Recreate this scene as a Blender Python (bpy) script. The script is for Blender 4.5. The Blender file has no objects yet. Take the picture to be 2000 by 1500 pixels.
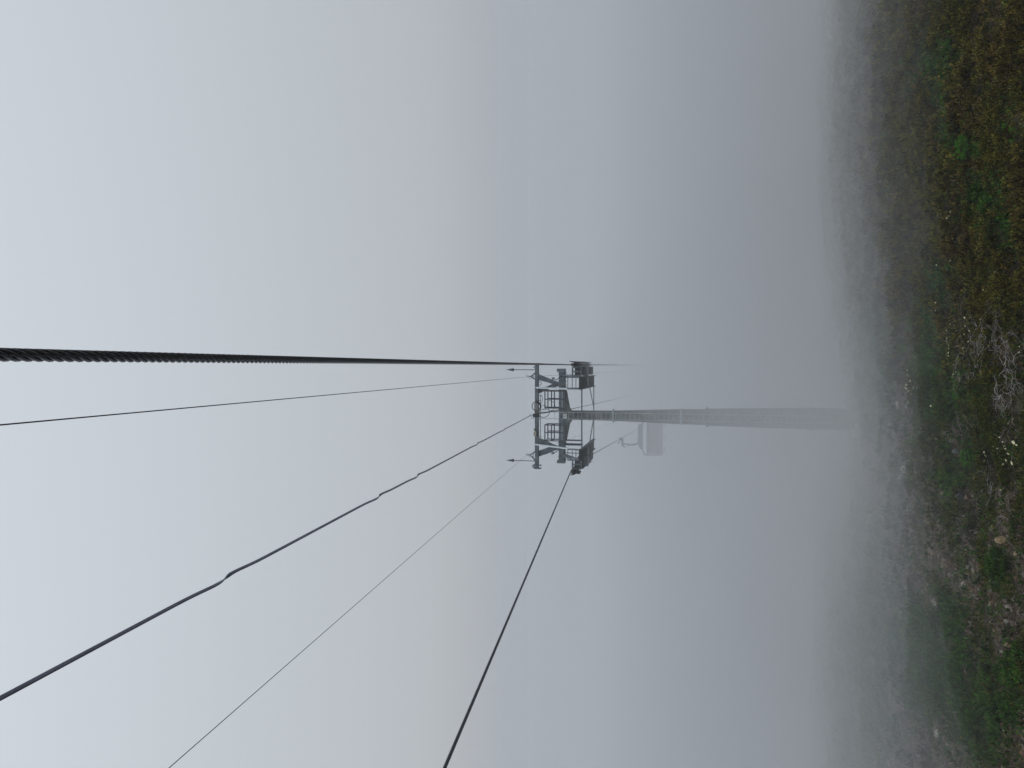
import bpy, bmesh, math, random
import numpy as np
from mathutils import Vector, Matrix
sc = bpy.context.scene
R = math.radians
rng = np.random.default_rng(7)
random.seed(7)
F = 1444.0        # focal length in pixels of the 2000x1500 photograph

# ---------------------------------------------------------------- camera (a phone held sideways: world up is picture left)
cam_d = bpy.data.cameras.new('camera')
cam = bpy.data.objects.new('camera', cam_d)
sc.collection.objects.link(cam)
cam.matrix_world = Matrix(((0, 1, 0, 0), (0, 0, -1, 0), (-1, 0, 0, 0), (0, 0, 0, 1)))
cam_d.sensor_width = 36
cam_d.lens = 36 * F / 2000
cam_d.clip_start = 0.05
cam_d.clip_end = 3000
sc.camera = cam
# ---------------------------------------------------------------- overcast sky
SUN_EL, SUN_AZ = R(48), R(-60)
w = bpy.data.worlds.new('World')
sc.world = w
w.use_nodes = True
nt = w.node_tree
nt.nodes.clear()
def nd(nt, t, **kw):
    n = nt.nodes.new(t)
    for k, v in kw.items():
        setattr(n, k, v)
    return n
out = nd(nt, 'ShaderNodeOutputWorld')
bg = nd(nt, 'ShaderNodeBackground')
sky = nd(nt, 'ShaderNodeTexSky', sky_type='NISHITA', sun_disc=False)
sky.sun_elevation = SUN_EL
sky.sun_rotation = SUN_AZ
sky.dust_density = 4
tc = nd(nt, 'ShaderNodeTexCoord')
sep = nd(nt, 'ShaderNodeSeparateXYZ')
nt.links.new(tc.outputs['Generated'], sep.inputs[0])
ramp = nd(nt, 'ShaderNodeValToRGB')          # cloud deck, brighter overhead, as under any overcast
ramp.color_ramp.elements[0].position = 0.0
ramp.color_ramp.elements[0].color = (4.15, 4.38, 4.75, 1)
ramp.color_ramp.elements[1].position = 1.0
ramp.color_ramp.elements[1].color = (8.9, 9.5, 10.1, 1)
e = ramp.color_ramp.elements.new(0.10); e.color = (4.75, 5.04, 5.4, 1)
e = ramp.color_ramp.elements.new(0.32); e.color = (5.4, 5.82, 6.15, 1)
e = ramp.color_ramp.elements.new(0.58); e.color = (6.3, 6.8, 7.3, 1)
nt.links.new(sep.outputs['Z'], ramp.inputs[0])
mx = nd(nt, 'ShaderNodeMixRGB')
mx.inputs[0].default_value = 0.94
nt.links.new(sky.outputs[0], mx.inputs[1])
nt.links.new(ramp.outputs[0], mx.inputs[2])
nt.links.new(mx.outputs[0], bg.inputs[0])
bg.inputs[1].default_value = 0.1
nt.links.new(bg.outputs[0], out.inputs[0])
# ---------------------------------------------------------------- sun behind the cloud
sd = bpy.data.lights.new('sun', 'SUN')
sd.energy = 0.5
sd.angle = R(40)
sd.color = (1, 0.97, 0.92)
so = bpy.data.objects.new('sun', sd)
sc.collection.objects.link(so)
so.rotation_euler = Vector((math.sin(SUN_AZ) * math.cos(SUN_EL), math.cos(SUN_AZ) * math.cos(SUN_EL), math.sin(SUN_EL))).to_track_quat('Z', 'Y').to_euler()
sc.view_settings.view_transform = 'Standard'
sc.view_settings.look = 'None'
sc.view_settings.exposure = 0.0
sc.view_settings.gamma = 1.0
sc.cycles.volume_bounces = 2
sc.cycles.max_bounces = 8
sc.cycles.volume_step_rate = 1.0
sc.cycles.volume_max_steps = 256

# ---------------------------------------------------------------- helpers
def mat(name, col, rough=0.6, metal=0.0, noise=0.0, nscale=8.0, col2=None, bump=0.0, bscale=60.0, spec=0.4, attr=None):
    m = bpy.data.materials.new(name)
    m.use_nodes = True
    t = m.node_tree
    b = t.nodes['Principled BSDF']
    b.inputs['Base Color'].default_value = (*col, 1)
    b.inputs['Roughness'].default_value = rough
    b.inputs['Metallic'].default_value = metal
    b.inputs['Specular IOR Level'].default_value = spec
    c = nd(t, 'ShaderNodeTexCoord')
    if noise > 0:
        n = nd(t, 'ShaderNodeTexNoise')
        n.inputs['Scale'].default_value = nscale
        n.inputs['Detail'].default_value = 6
        n.inputs['Roughness'].default_value = 0.65
        t.links.new(c.outputs['Object'], n.inputs['Vector'])
        r = nd(t, 'ShaderNodeValToRGB')
        r.color_ramp.elements[0].position = 0.36
        r.color_ramp.elements[1].position = 0.66
        c2 = col2 or tuple(min(1, x * (1 + noise)) for x in col)
        r.color_ramp.elements[0].color = (*[x * (1 - 0.5 * noise) for x in col], 1)
        r.color_ramp.elements[1].color = (*c2, 1)
        t.links.new(n.outputs[0], r.inputs[0])
        t.links.new(r.outputs[0], b.inputs['Base Color'])
    if attr:
        a = nd(t, 'ShaderNodeAttribute', attribute_name=attr)
        t.links.new(a.outputs['Color'], b.inputs['Base Color'])
    if bump > 0:
        n2 = nd(t, 'ShaderNodeTexNoise')
        n2.inputs['Scale'].default_value = bscale
        n2.inputs['Detail'].default_value = 4
        t.links.new(c.outputs['Object'], n2.inputs['Vector'])
        bp = nd(t, 'ShaderNodeBump')
        bp.inputs['Strength'].default_value = bump
        bp.inputs['Distance'].default_value = 0.02
        t.links.new(n2.outputs[0], bp.inputs['Height'])
        t.links.new(bp.outputs[0], b.inputs['Normal'])
    return m
M = {}
M['galv'] = mat('galvanised_steel', (0.105, 0.128, 0.14), 0.55, 0.4, 0.5, 5, (0.19, 0.22, 0.235))
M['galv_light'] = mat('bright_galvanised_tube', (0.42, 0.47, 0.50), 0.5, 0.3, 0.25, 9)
M['mast'] = mat('weathered_mast_steel', (0.085, 0.095, 0.097), 0.7, 0.3, 0.55, 2.6, (0.19, 0.205, 0.2), 0.2, 30)
M['ladder'] = mat('ladder_steel', (0.36, 0.39, 0.4), 0.6, 0.3, 0.4, 7)
M['dark'] = mat('dark_steel', (0.014, 0.016, 0.018), 0.85, 0.0, 0.5, 12)
M['rail'] = mat('railing_steel', (0.06, 0.07, 0.078), 0.6, 0.4, 0.3, 10)
M['rubber'] = mat('black_rubber', (0.006, 0.006, 0.008), 0.7, 0, 0.4, 20)
M['rope'] = mat('oiled_wire_rope', (0.09, 0.095, 0.115), 0.4, 0.5, 0.4, 60, (0.16, 0.17, 0.19), 0.15, 300)
M['wire'] = mat('thin_wire', (0.03, 0.035, 0.05), 0.5, 0.3)
M['cable'] = mat('cable_sheath', (0.15, 0.16, 0.23), 0.45, 0.0, 0.3, 3)
M['black'] = mat('black_plastic', (0.015, 0.017, 0.02), 0.5)
M['white'] = mat('white_plate', (0.75, 0.78, 0.8), 0.5, 0, 0.15, 20)
M['ochre'] = mat('worn_yellow_paint', (0.16, 0.115, 0.035), 0.6, 0, 0.6, 14, (0.05, 0.045, 0.03))
M['greybox'] = mat('grey_cabinet', (0.2, 0.2, 0.2), 0.6, 0, 0.3, 8)
M['ceramic'] = mat('pale_insulator', (0.42, 0.40, 0.40), 0.4)
M['concrete'] = mat('concrete', (0.34, 0.34, 0.32), 0.9, 0, 0.35, 4, None, 0.4, 25)
M['chairpad'] = mat('grey_chair_padding', (0.05, 0.055, 0.055), 0.8, 0, 0.2, 6)
M['bubble'] = mat('smoked_canopy', (0.12, 0.13, 0.135), 0.25, 0, 0.1, 4)
M['chairmetal'] = mat('chair_frame_steel', (0.035, 0.04, 0.055), 0.5, 0.4)
M['wood'] = mat('bleached_dead_wood', (0.17, 0.15, 0.14), 0.85, 0, 0.8, 9, (0.44, 0.40, 0.38), 0.4, 90)
M['twig'] = mat('dead_twigs', (0.13, 0.105, 0.10), 0.9, 0, 0.8, 6, (0.26, 0.22, 0.21))
M['petal'] = mat('cream_petals', (0.62, 0.60, 0.38), 0.7)
M['stamen'] = mat('yellow_stamens', (0.45, 0.30, 0.04), 0.8)
M['stem'] = mat('green_stem', (0.05, 0.09, 0.03), 0.8)
M['leaf'] = mat('leaf_tint', (0.05, 0.09, 0.03), 0.9, spec=0.1, attr='tint')
M['broad'] = mat('broad_green_leaf', (0.025, 0.075, 0.008), 0.95, 0, 0.5, 9, (0.04, 0.11, 0.014), spec=0.05)

def link(name, me, parent=None, m=None):
    o = bpy.data.objects.new(name, me)
    sc.collection.objects.link(o)
    if parent is not None:
        o.parent = parent
    if m is not None:
        me.materials.append(m)
    return o
def tag(o, label=None, cat=None, group=None, kind=None):
    if label: o['label'] = label
    if cat: o['category'] = cat
    if group: o['group'] = group
    if kind: o['kind'] = kind
    return o
def empty(name, label, cat, mw=None, group=None):
    o = bpy.data.objects.new(name, None)
    o.empty_display_size = 0.3
    sc.collection.objects.link(o)
    if mw is not None: o.matrix_world = mw
    return tag(o, label, cat, group)

class MB:
    def __init__(s):
        s.v = []; s.f = []
    def add(s, vs, fs):
        n = len(s.v)
        s.v += [tuple(p) for p in vs]
        s.f += [tuple(i + n for i in f) for f in fs]
        return s
    def box(s, a, b):
        (x0, y0, z0), (x1, y1, z1) = a, b
        x0, x1 = sorted((x0, x1)); y0, y1 = sorted((y0, y1)); z0, z1 = sorted((z0, z1))
        return s.add([(x0, y0, z0), (x1, y0, z0), (x1, y1, z0), (x0, y1, z0), (x0, y0, z1), (x1, y0, z1), (x1, y1, z1), (x0, y1, z1)],
                     [(0, 3, 2, 1), (4, 5, 6, 7), (0, 1, 5, 4), (1, 2, 6, 5), (2, 3, 7, 6), (3, 0, 4, 7)])
    def beam(s, p, q, wx, wz, up=(0, 0, 1)):
        """box bar from p to q, section wx (side) by wz (along up)"""
        p, q = Vector(p), Vector(q)
        d = (q - p).normalized()
        u = Vector(up)
        if abs(d.dot(u)) > 0.95: u = Vector((0, 1, 0))
        a = d.cross(u).normalized(); b = a.cross(d).normalized()
        vs = []
        for c in (p, q):
            for i, j in ((-1, -1), (1, -1), (1, 1), (-1, 1)):
                vs.append(c + a * (i * wx / 2) + b * (j * wz / 2))
        return s.add(vs, [(0, 1, 2, 3), (7, 6, 5, 4), (0, 4, 5, 1), (1, 5, 6, 2), (2, 6, 7, 3), (3, 7, 4, 0)])
    def tube(s, pts, r, n=8, cap=True):
        pts = [Vector(p) for p in pts]
        rs = r if isinstance(r, (list, tuple)) else [r] * len(pts)
        vs = []; fs = []
        d0 = (pts[1] - pts[0]).normalized()
        u = Vector((0, 0, 1)) if abs(d0.z) < 0.9 else Vector((1, 0, 0))
        a = d0.cross(u).normalized()
        for i, p in enumerate(pts):
            d = (pts[min(i + 1, len(pts) - 1)] - pts[max(i - 1, 0)]).normalized()
            a = (a - d * a.dot(d)).normalized()
            b = d.cross(a)
            for k in range(n):
                t = 2 * math.pi * k / n
                vs.append(p + (a * math.cos(t) + b * math.sin(t)) * rs[i])
        for i in range(len(pts) - 1):
            for k in range(n):
                k2 = (k + 1) % n
                fs.append((i * n + k, i * n + k2, (i + 1) * n + k2, (i + 1) * n + k))
        if cap:
            fs.append(tuple(range(n - 1, -1, -1)))
            fs.append(tuple((len(pts) - 1) * n + k for k in range(n)))
        return s.add(vs, fs)
    def cyl(s, p, q, r, n=16, r2=None):
        return s.tube([p, q], [r, r if r2 is None else r2], n)
    def prism(s, poly, y0, y1):
        """poly: list of (x, z); extruded along y"""
        n = len(poly)
        vs = [(x, y0, z) for x, z in poly] + [(x, y1, z) for x, z in poly]
        fs = [tuple(range(n)), tuple(range(2 * n - 1, n - 1, -1))]
        for i in range(n):
            j = (i + 1) % n
            fs.append((i, i + n, j + n, j))
        return s.add(vs, fs)
    def build(s, name, m, parent=None, smooth=False, bevel=0.0):
        me = bpy.data.meshes.new(name)
        me.from_pydata(s.v, [], s.f)
        bm = bmesh.new(); bm.from_mesh(me)
        bmesh.ops.recalc_face_normals(bm, faces=bm.faces)
        bm.to_mesh(me); bm.free()
        if smooth:
            me.polygons.foreach_set('use_smooth', [True] * len(me.polygons))
        o = link(name, me, parent, m)
        if bevel > 0:
            b = o.modifiers.new('bevel', 'BEVEL'); b.width = bevel; b.segments = 2; b.limit_method = 'ANGLE'
        return o

def P(u, v, d):
    """world point that stands d metres ahead at photo pixel (u, v)"""
    return Vector(((750 - v) / F * d, d, (1000 - u) / F * d))

# ---------------------------------------------------------------- ground
def vnoise(x, y, seed=0):
    xi = np.floor(x).astype(np.int64); yi = np.floor(y).astype(np.int64)
    fx = x - xi; fy = y - yi
    fx = fx * fx * (3 - 2 * fx); fy = fy * fy * (3 - 2 * fy)
    def h(a, b):
        n = (a * 374761393 + b * 668265263 + seed * 1442695041) & 0x7fffffff
        n = ((n ^ (n >> 13)) * 1274126177) & 0x7fffffff
        n = n ^ (n >> 16)
        return (n & 0xffff) / 65535.0
    return (h(xi, yi) * (1 - fx) + h(xi + 1, yi) * fx) * (1 - fy) + (h(xi, yi + 1) * (1 - fx) + h(xi + 1, yi + 1) * fx) * fy
def fbm(x, y, octv=4, seed=0, gain=0.5):
    a = 1.0; s = 0.0; t = 0.0
    for i in range(octv):
        s = s + a * vnoise(x * 2 ** i + 17.3 * i, y * 2 ** i - 9.1 * i, seed + i)
        t += a; a *= gain
    return s / t
def ground_z(x, y):
    x = np.asarray(x, float); y = np.asarray(y, float)
    yf = np.clip(y, 0, 9)
    z = -3.95 - 0.25 * yf
    ym = np.clip(y - 9, 0, 27)
    z = z - 0.383 * ym
    yb = np.clip(y - 36, 0, 60)
    z = z - 0.35 * yb
    z = z + 0.1 * np.clip(-y, 0, 25)
    z = z + 0.055 * np.clip(x, -12, 9)
    k = np.clip(1 - (np.hypot(x + 1.7, y - 35.6) - 1.5) / 3, 0, 1)
    t_ = np.clip((y - 12) / 28, 0, 1)
    z = z + np.where(x > -1.7, 0.5, 2.0) * t_ * t_ * (3 - 2 * t_) * (1 - np.exp(-((x + 1.7) / 6) ** 2))     # shoulders either side of the tower line
    und = 0.5 * (fbm(x / 7, y / 7, 3, 3) - 0.5) + 0.35 * (fbm(x / 1.7, y / 1.7, 3, 11) - 0.5) + 0.10 * (fbm(x * 2.4, y * 2.4, 3, 29) - 0.5)
    return z + und * (1 - 0.8 * k)
def G(x, y):
    return float(ground_z(np.array([x]), np.array([y]))[0])
def on_ground(u, v):
    """ground point seen at photo pixel (u, v)"""
    y = 4.0
    while y < 60:
        if (1000 - u) / F * y < G((750 - v) / F * y, y): break
        y += 0.05
    x = (750 - v) / F * y
    return x, y
g0 = MB()
def axis_pts(lo, hi, fine_lo, fine_hi, fstep):
    a = list(np.arange(fine_lo, fine_hi + 1e-6, fstep))
    s = fstep; x = a[-1]
    while x < hi:
        s = min(s * 1.12, 12); x += s; a.append(min(x, hi))
    s = fstep; x = a[0]; b = []
    while x > lo:
        s = min(s * 1.12, 12); x -= s; b.append(max(x, lo))
    return np.array(b[::-1] + a)
gx = axis_pts(-300, 300, -12, 12, 0.07)
gy = axis_pts(-40, 400, 6, 24, 0.07)
X, Y = np.meshgrid(gx, gy)
Z = ground_z(X, Y)
ny, nx = X.shape
co = np.stack([X, Y, Z], -1).reshape(-1, 3)
ii = np.arange(ny * nx).reshape(ny, nx)
quads = np.stack([ii[:-1, :-1], ii[:-1, 1:], ii[1:, 1:], ii[1:, :-1]], -1).reshape(-1, 4)
def np_mesh(name, co, quads, tint=None, smooth=False):
    me = bpy.data.meshes.new(name)
    nq, k = quads.shape
    me.vertices.add(len(co)); me.loops.add(nq * k); me.polygons.add(nq)
    me.vertices.foreach_set('co', co.astype(np.float32).ravel())
    me.loops.foreach_set('vertex_index', quads.astype(np.int32).ravel())
    me.polygons.foreach_set('loop_start', (np.arange(nq) * k).astype(np.int32))
    if smooth:
        me.polygons.foreach_set('use_smooth', np.ones(nq, bool))
    if tint is not None:
        a = me.color_attributes.new('tint', 'FLOAT_COLOR', 'POINT')
        a.data.foreach_set('color', np.concatenate([tint, np.ones((len(tint), 1))], 1).astype(np.float32).ravel())
    me.update(calc_edges=True)
    return me
gm = bpy.data.materials.new('alpine_soil')
gm.use_nodes = True
t = gm.node_tree; b = t.nodes['Principled BSDF']
b.inputs['Roughness'].default_value = 0.95
b.inputs['Specular IOR Level'].default_value = 0.15
c = nd(t, 'ShaderNodeTexCoord')
def tex(scale, detail=5, typ='ShaderNodeTexNoise'):
    n = nd(t, typ); n.inputs['Scale'].default_value = scale
    if typ == 'ShaderNodeTexNoise': n.inputs['Detail'].default_value = detail
    t.links.new(c.outputs['Object'], n.inputs['Vector']); return n
def rmp(src, stops):
    r = nd(t, 'ShaderNodeValToRGB')
    r.color_ramp.elements[0].position = stops[0][0]; r.color_ramp.elements[0].color = (*stops[0][1], 1)
    r.color_ramp.elements[1].position = stops[-1][0]; r.color_ramp.elements[1].color = (*stops[-1][1], 1)
    for p, q in stops[1:-1]:
        e = r.color_ramp.elements.new(p); e.color = (*q, 1)
    t.links.new(src, r.inputs[0]); return r
n1 = tex(1.3); n2 = tex(14, 6); n3 = tex(55, 4)
r1 = rmp(n1.outputs[0], [(0.30, (0.026, 0.018, 0.013)), (0.5, (0.040, 0.034, 0.027)), (0.7, (0.03, 0.036, 0.02))])
r2 = rmp(n2.outputs[0], [(0.35, (0.45, 0.45, 0.45)), (0.65, (1.6, 1.55, 1.5))])
mm = nd(t, 'ShaderNodeMixRGB', blend_type='MULTIPLY'); mm.inputs[0].default_value = 1
t.links.new(r1.outputs[0], mm.inputs[1]); t.links.new(r2.outputs[0], mm.inputs[2])
r3 = rmp(n3.outputs[0], [(0.4, (0.6, 0.6, 0.6)), (0.62, (1.9, 1.85, 1.8))])
m3 = nd(t, 'ShaderNodeMixRGB', blend_type='MULTIPLY'); m3.inputs[0].default_value = 1
t.links.new(mm.outputs[0], m3.inputs[1]); t.links.new(r3.outputs[0], m3.inputs[2])
t.links.new(m3.outputs[0], b.inputs['Base Color'])
bp = nd(t, 'ShaderNodeBump'); bp.inputs['Strength'].default_value = 0.8; bp.inputs['Distance'].default_value = 0.03
t.links.new(n2.outputs[0], bp.inputs['Height']); t.links.new(bp.outputs[0], b.inputs['Normal'])
ground = link('ground', np_mesh('ground', co, quads, smooth=True), None, gm)
tag(ground, 'brown and grey mountainside sloping down into the fog', 'ground', kind='structure')

# ---------------------------------------------------------------- fog: thin at the rider's height, thick lower down the slope
hz = MB(); hz.box((-310, -50, -62), (310, 410, 7.0))
fm = bpy.data.materials.new('fog')
fm.use_nodes = True
t = fm.node_tree; t.nodes.clear()
o_ = nd(t, 'ShaderNodeOutputMaterial'); pv = nd(t, 'ShaderNodeVolumePrincipled')
pv.inputs['Color'].default_value = (0.83, 0.85, 0.88, 1)
pv.inputs['Anisotropy'].default_value = 0.0
geo = nd(t, 'ShaderNodeNewGeometry'); sx = nd(t, 'ShaderNodeSeparateXYZ')
t.links.new(geo.outputs['Position'], sx.inputs[0])
q1 = nd(t, 'ShaderNodeMath', operation='MULTIPLY_ADD')          # the bank thickens downwards and downhill
ycl = nd(t, 'ShaderNodeMapRange'); ycl.inputs['From Max'].default_value = 36; ycl.inputs['To Max'].default_value = 36
yc2 = nd(t, 'ShaderNodeMapRange'); yc2.inputs['From Min'].default_value = 38; yc2.inputs['From Max'].default_value = 90; yc2.inputs['To Max'].default_value = 36
t.links.new(sx.outputs['Y'], ycl.inputs['Value']); t.links.new(sx.outputs['Y'], yc2.inputs['Value'])
ysb = nd(t, 'ShaderNodeMath', operation='SUBTRACT'); t.links.new(ycl.outputs[0], ysb.inputs[0]); t.links.new(yc2.outputs[0], ysb.inputs[1])
t.links.new(ysb.outputs[0], q1.inputs[0]); q1.inputs[1].default_value = 0.15
q2 = nd(t, 'ShaderNodeMath', operation='MULTIPLY'); t.links.new(sx.outputs['Z'], q2.inputs[0]); q2.inputs[1].default_value = -1.0
t.links.new(q2.outputs[0], q1.inputs[2])
mr = nd(t, 'ShaderNodeMapRange')
mr.inputs['From Min'].default_value = 7.8; mr.inputs['From Max'].default_value = 18.8
mr.inputs['To Min'].default_value = 0.002; mr.inputs['To Max'].default_value = 0.172
t.links.new(q1.outputs[0], mr.inputs['Value'])
fn = nd(t, 'ShaderNodeTexNoise'); fn.inputs['Scale'].default_value = 0.11; fn.inputs['Detail'].default_value = 2
t.links.new(geo.outputs['Position'], fn.inputs['Vector'])
fr = nd(t, 'ShaderNodeMapRange'); fr.inputs['From Min'].default_value = 0.3; fr.inputs['From Max'].default_value = 0.7
fr.inputs['To Min'].default_value = 0.7; fr.inputs['To Max'].default_value = 1.3
t.links.new(fn.outputs[0], fr.inputs['Value'])
fm_ = nd(t, 'ShaderNodeMath', operation='MULTIPLY')
t.links.new(mr.outputs[0], fm_.inputs[0]); t.links.new(fr.outputs[0], fm_.inputs[1])
t.links.new(fm_.outputs[0], pv.inputs['Density'])
t.links.new(pv.outputs[0], o_.inputs['Volume'])
haze = hz.build('haze', fm)
tag(haze, 'pale grey mountain fog thickening down the slope', 'fog', kind='stuff')

# ---------------------------------------------------------------- lift tower frame: square to the rope, leaning downhill
TL = R(13.0)
eyh = Vector((0.025, 1, 0)).normalized()
ex = Vector((1, -0.025, 0)).normalized()
ey = eyh * math.cos(TL) + Vector((0, 0, -math.sin(TL)))
ez = ex.cross(ey).normalized()
BASE = P(1668, 819, 35.5)
ROT = Matrix((ex, ey, ez)).transposed()
TM = Matrix.Translation(BASE) @ ROT.to_4x4()
RT = ROT.transposed()
def L(u, v, b=0.0):
    """tower coordinates of the point of the plane y = b seen at photo pixel (u, v)"""
    r = Vector(((750 - v) / F, 1.0, (1000 - u) / F))
    t = (b + ey.dot(BASE)) / ey.dot(r)
    return RT @ (r * t - BASE)
tower = empty('lift_tower', 'grey steel chairlift tower with crossarm and ladder fading into fog below', 'lift tower', TM)
def Lx(v, u=1090, b=0.0): return L(u, v, b).x
def Lz(u, v=812, b=0.0): return L(u, v, b).z
def lb(mb, u0, u1, v0, v1, b0, b1, bref=0.0):
    p, q = L(u0, v0, bref), L(u1, v1, bref)
    return mb.box((p.x, b0, p.z), (q.x, b1, q.z))
def poly(uv, b=0.0): return [(L(u, v, b).x, L(u, v, b).z) for u, v in uv]

# mast: stepped conical tube
prof = [(1666, 43), (1550, 41), (1382, 33.5), (1380, 31.5), (1330, 29.5), (1254, 24.0), (1200, 20.0), (1116, 18.2), (1104, 18.2)]
pts = []; rs = []
for u, wd in prof:
    p = L(u, 812 + (u - 1100) * 0.012, 0)
    wp = TM @ p
    pts.append((0, 0, p.z)); rs.append(wd / 2 / F * wp.y)
mast = MB().tube(pts, rs, 32).build('mast', M['mast'], tower, smooth=True)
for u, ex_ in ((1198, 0.10), (1330, 0.06), (1381, 0.07), (1584, 0.08)):
    z = Lz(u)
    wp = TM @ Vector((0, 0, z))
    wd = np.interp(u, [1104, 1200, 1254, 1330, 1382, 1550], [18.2, 20, 24, 29.5, 33.5, 41])
    r_ = wd / 2 / F * wp.y
    fl = MB().cyl((0, 0, z - 0.025), (0, 0, z + 0.025), r_ + ex_, 32)
    for k in range(16):
        a = 2 * math.pi * k / 16
        c_ = ((r_ + ex_ * 0.6) * math.cos(a), (r_ + ex_ * 0.6) * math.sin(a))
        fl.cyl((c_[0], c_[1], z - 0.06), (c_[0], c_[1], z + 0.06), 0.018, 6)
    fl.build('flange', M['galv_light'] if u in (1198, 1330) else M['mast'], mast)
# footing
ft = MB()
zb = 0.0
ft.prism([(-0.98, -1.6), (0.98, -1.6), (0.82, 0.02), (-0.82, 0.02)], -0.85, 0.85)
ft.build('footing', M['concrete'], tower, bevel=0.04)
# ladder up the near side of the mast
lad = MB()
zt, zb2 = Lz(1086), 1.2
xl = Lx(818.5, 1120, -0.45); xr = Lx(805.5, 1120, -0.45)
def mast_r(z):
    zz = [p[2] for p in pts]; return float(np.interp(z, zz, rs))
N = 56
for i in range(N):
    z = zb2 + (zt - zb2) * i / (N - 1)
    y = -mast_r(z) - 0.16
    lad.tube([(xl, y, z), (xr, y, z)], 0.010, 6)
for x in (xl, xr):
    lad.tube([(x, -mast_r(zb2 + (zt - zb2) * k / 12) - 0.16, zb2 + (zt - zb2) * k / 12) for k in range(13)] + [(x, -0.40, Lz(1053))], 0.014, 6)
for k in range(9):
    z = zb2 + 0.4 + k * 1.5
    if z < zt:
        for x in (xl, xr):
            lad.tube([(x, -mast_r(z) - 0.16, z), (x * 0.8, -mast_r(z) * 0.7, z)], 0.012, 5)
lad.build('ladder', M['ladder'], tower)
# crossarm with haunches
ca = MB()
zA, zB = Lz(1092.5), Lz(1104.0)
xR, xL = Lx(720), Lx(904)
ca.box((xL, -0.20, zB), (xR, 0.20, zA))
crossarm = ca.build('crossarm', M['galv'], tower, bevel=0.012)
hn = MB()
hn.prism(poly([(1104.2, 761), (1106.5, 763), (1112.5, 796), (1116.5, 802.5), (1116.5, 822), (1112.5, 828), (1106.5, 859), (1104.2, 861)]), -0.17, 0.17)
hn.build('haunch', M['mast'], crossarm)
# flanged ends, cover plates with painted highlight strips
for v0, v1 in ((727.5, 729), (744, 745.3), (751.3, 752.4), (755, 756), (863, 864.4), (868, 869.5), (891, 892.3), (897, 898)):
    r_ = MB(); a, c_ = L(1091.2, v0), L(1106, v1)
    r_.box((c_.x, -0.235, c_.z), (a.x, 0.235, a.z))
    r_.build('flange', M['galv'], crossarm)
for v0, v1 in ((720, 726), (899, 904)):
    e_ = MB(); lb(e_, 1088.6, 1092.4, v0, v1, -0.16, 0.16)
    e_.build('end_bracket', M['galv'], crossarm)
for v0, v1 in ((764, 797), (829, 862)):
    k_ = MB(); a, c_ = L(1093.3, v0, -0.4), L(1103, v1, -0.4)
    k_.box((c_.x, -0.245, c_.z + 0.02), (a.x, -0.205, a.z))
    k_.build('cover_plate', M['galv'], crossarm)
    MB().box((c_.x, -0.275, a.z - 0.115), (a.x, -0.247, a.z - 0.085)).build('highlight_strip', M['galv_light'], crossarm)  # highlight line of the cover plate, painted as a strip of brighter material
# head beam on top
hb = MB(); lb(hb, 1045.3, 1052.2, 711, 914, -0.10, 0.10)
head = hb.build('head_beam', M['galv'], tower, bevel=0.01)
def wedge(uvs, y0, y1, name='lug', par=None, m='galv'):
    q = MB(); q.prism(poly(uvs), y0, y1); return q.build(name, M[m], par or head)
wedge([(1045.5, 709.3), (1057, 709.3), (1057, 710.6), (1045.5, 710.9), (1044.6, 711), (1043.6, 711.6), (1044, 710)], -0.16, 0.16, 'end_plate')
wedge([(1041.5, 716), (1045.3, 716), (1045.3, 720.5), (1043.2, 718)], -0.05, 0.05)
wedge([(1039.8, 908), (1057, 908), (1057, 909.4), (1045, 909.4), (1040, 909)], -0.15, 0.15, 'end_plate')
wedge([(1039.8, 909.8), (1045.2, 905), (1045.2, 909.2)], -0.05, 0.05)
wedge([(1040, 911), (1045.2, 912.4), (1057, 914.2), (1057, 915.4), (1045.5, 915.6)], -0.15, 0.15, 'end_plate')
# A-shaped brackets that carry the head beam
def bracket(uvs):
    q = MB()
    for pl in uvs: q.prism(poly(pl), -0.085, 0.085)
    return q.build('bracket', M['galv'], tower)
bracket([[(1052.2, 731), (1052.2, 742.2), (1073, 747.6), (1083, 751.8), (1092.4, 751.6), (1092.4, 747)]])
b2 = bracket([[(1052.2, 768.5), (1052.2, 757.2), (1066, 755.5), (1074.5, 751.5), (1083, 748.5), (1092.4, 749), (1092.4, 753), (1080, 757.8), (1071, 760.5)]])
b2.location.y = 0.178
bracket([[(1052.2, 855), (1052.2, 866.2), (1076, 871.6), (1092.4, 877), (1092.4, 872.6), (1080, 867.5), (1064, 859.5)]])
b4 = bracket([[(1052.2, 881), (1052.2, 892), (1073, 885), (1087, 879), (1092.4, 877.5), (1092.4, 872.5), (1076, 872.3)]])
b4.location.y = 0.178
# vertical arrow masts
for v in (722.2, 900.6):
    q = MB(); a = L(1047, v); z0 = a.z
    z1 = Lz(1003.5, v); z2 = Lz(988.2, v)
    q.cyl((a.x, 0, z0), (a.x, 0, z1), 0.019, 8)
    sp = q.build('lightning_spike', M['rail'], tower)
    h = MB(); h.tube([(a.x, 0, z1), (a.x, 0, z2)], [0.088, 0.002], 4)
    h.build('spike_tip', M['rail'], sp)
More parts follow.
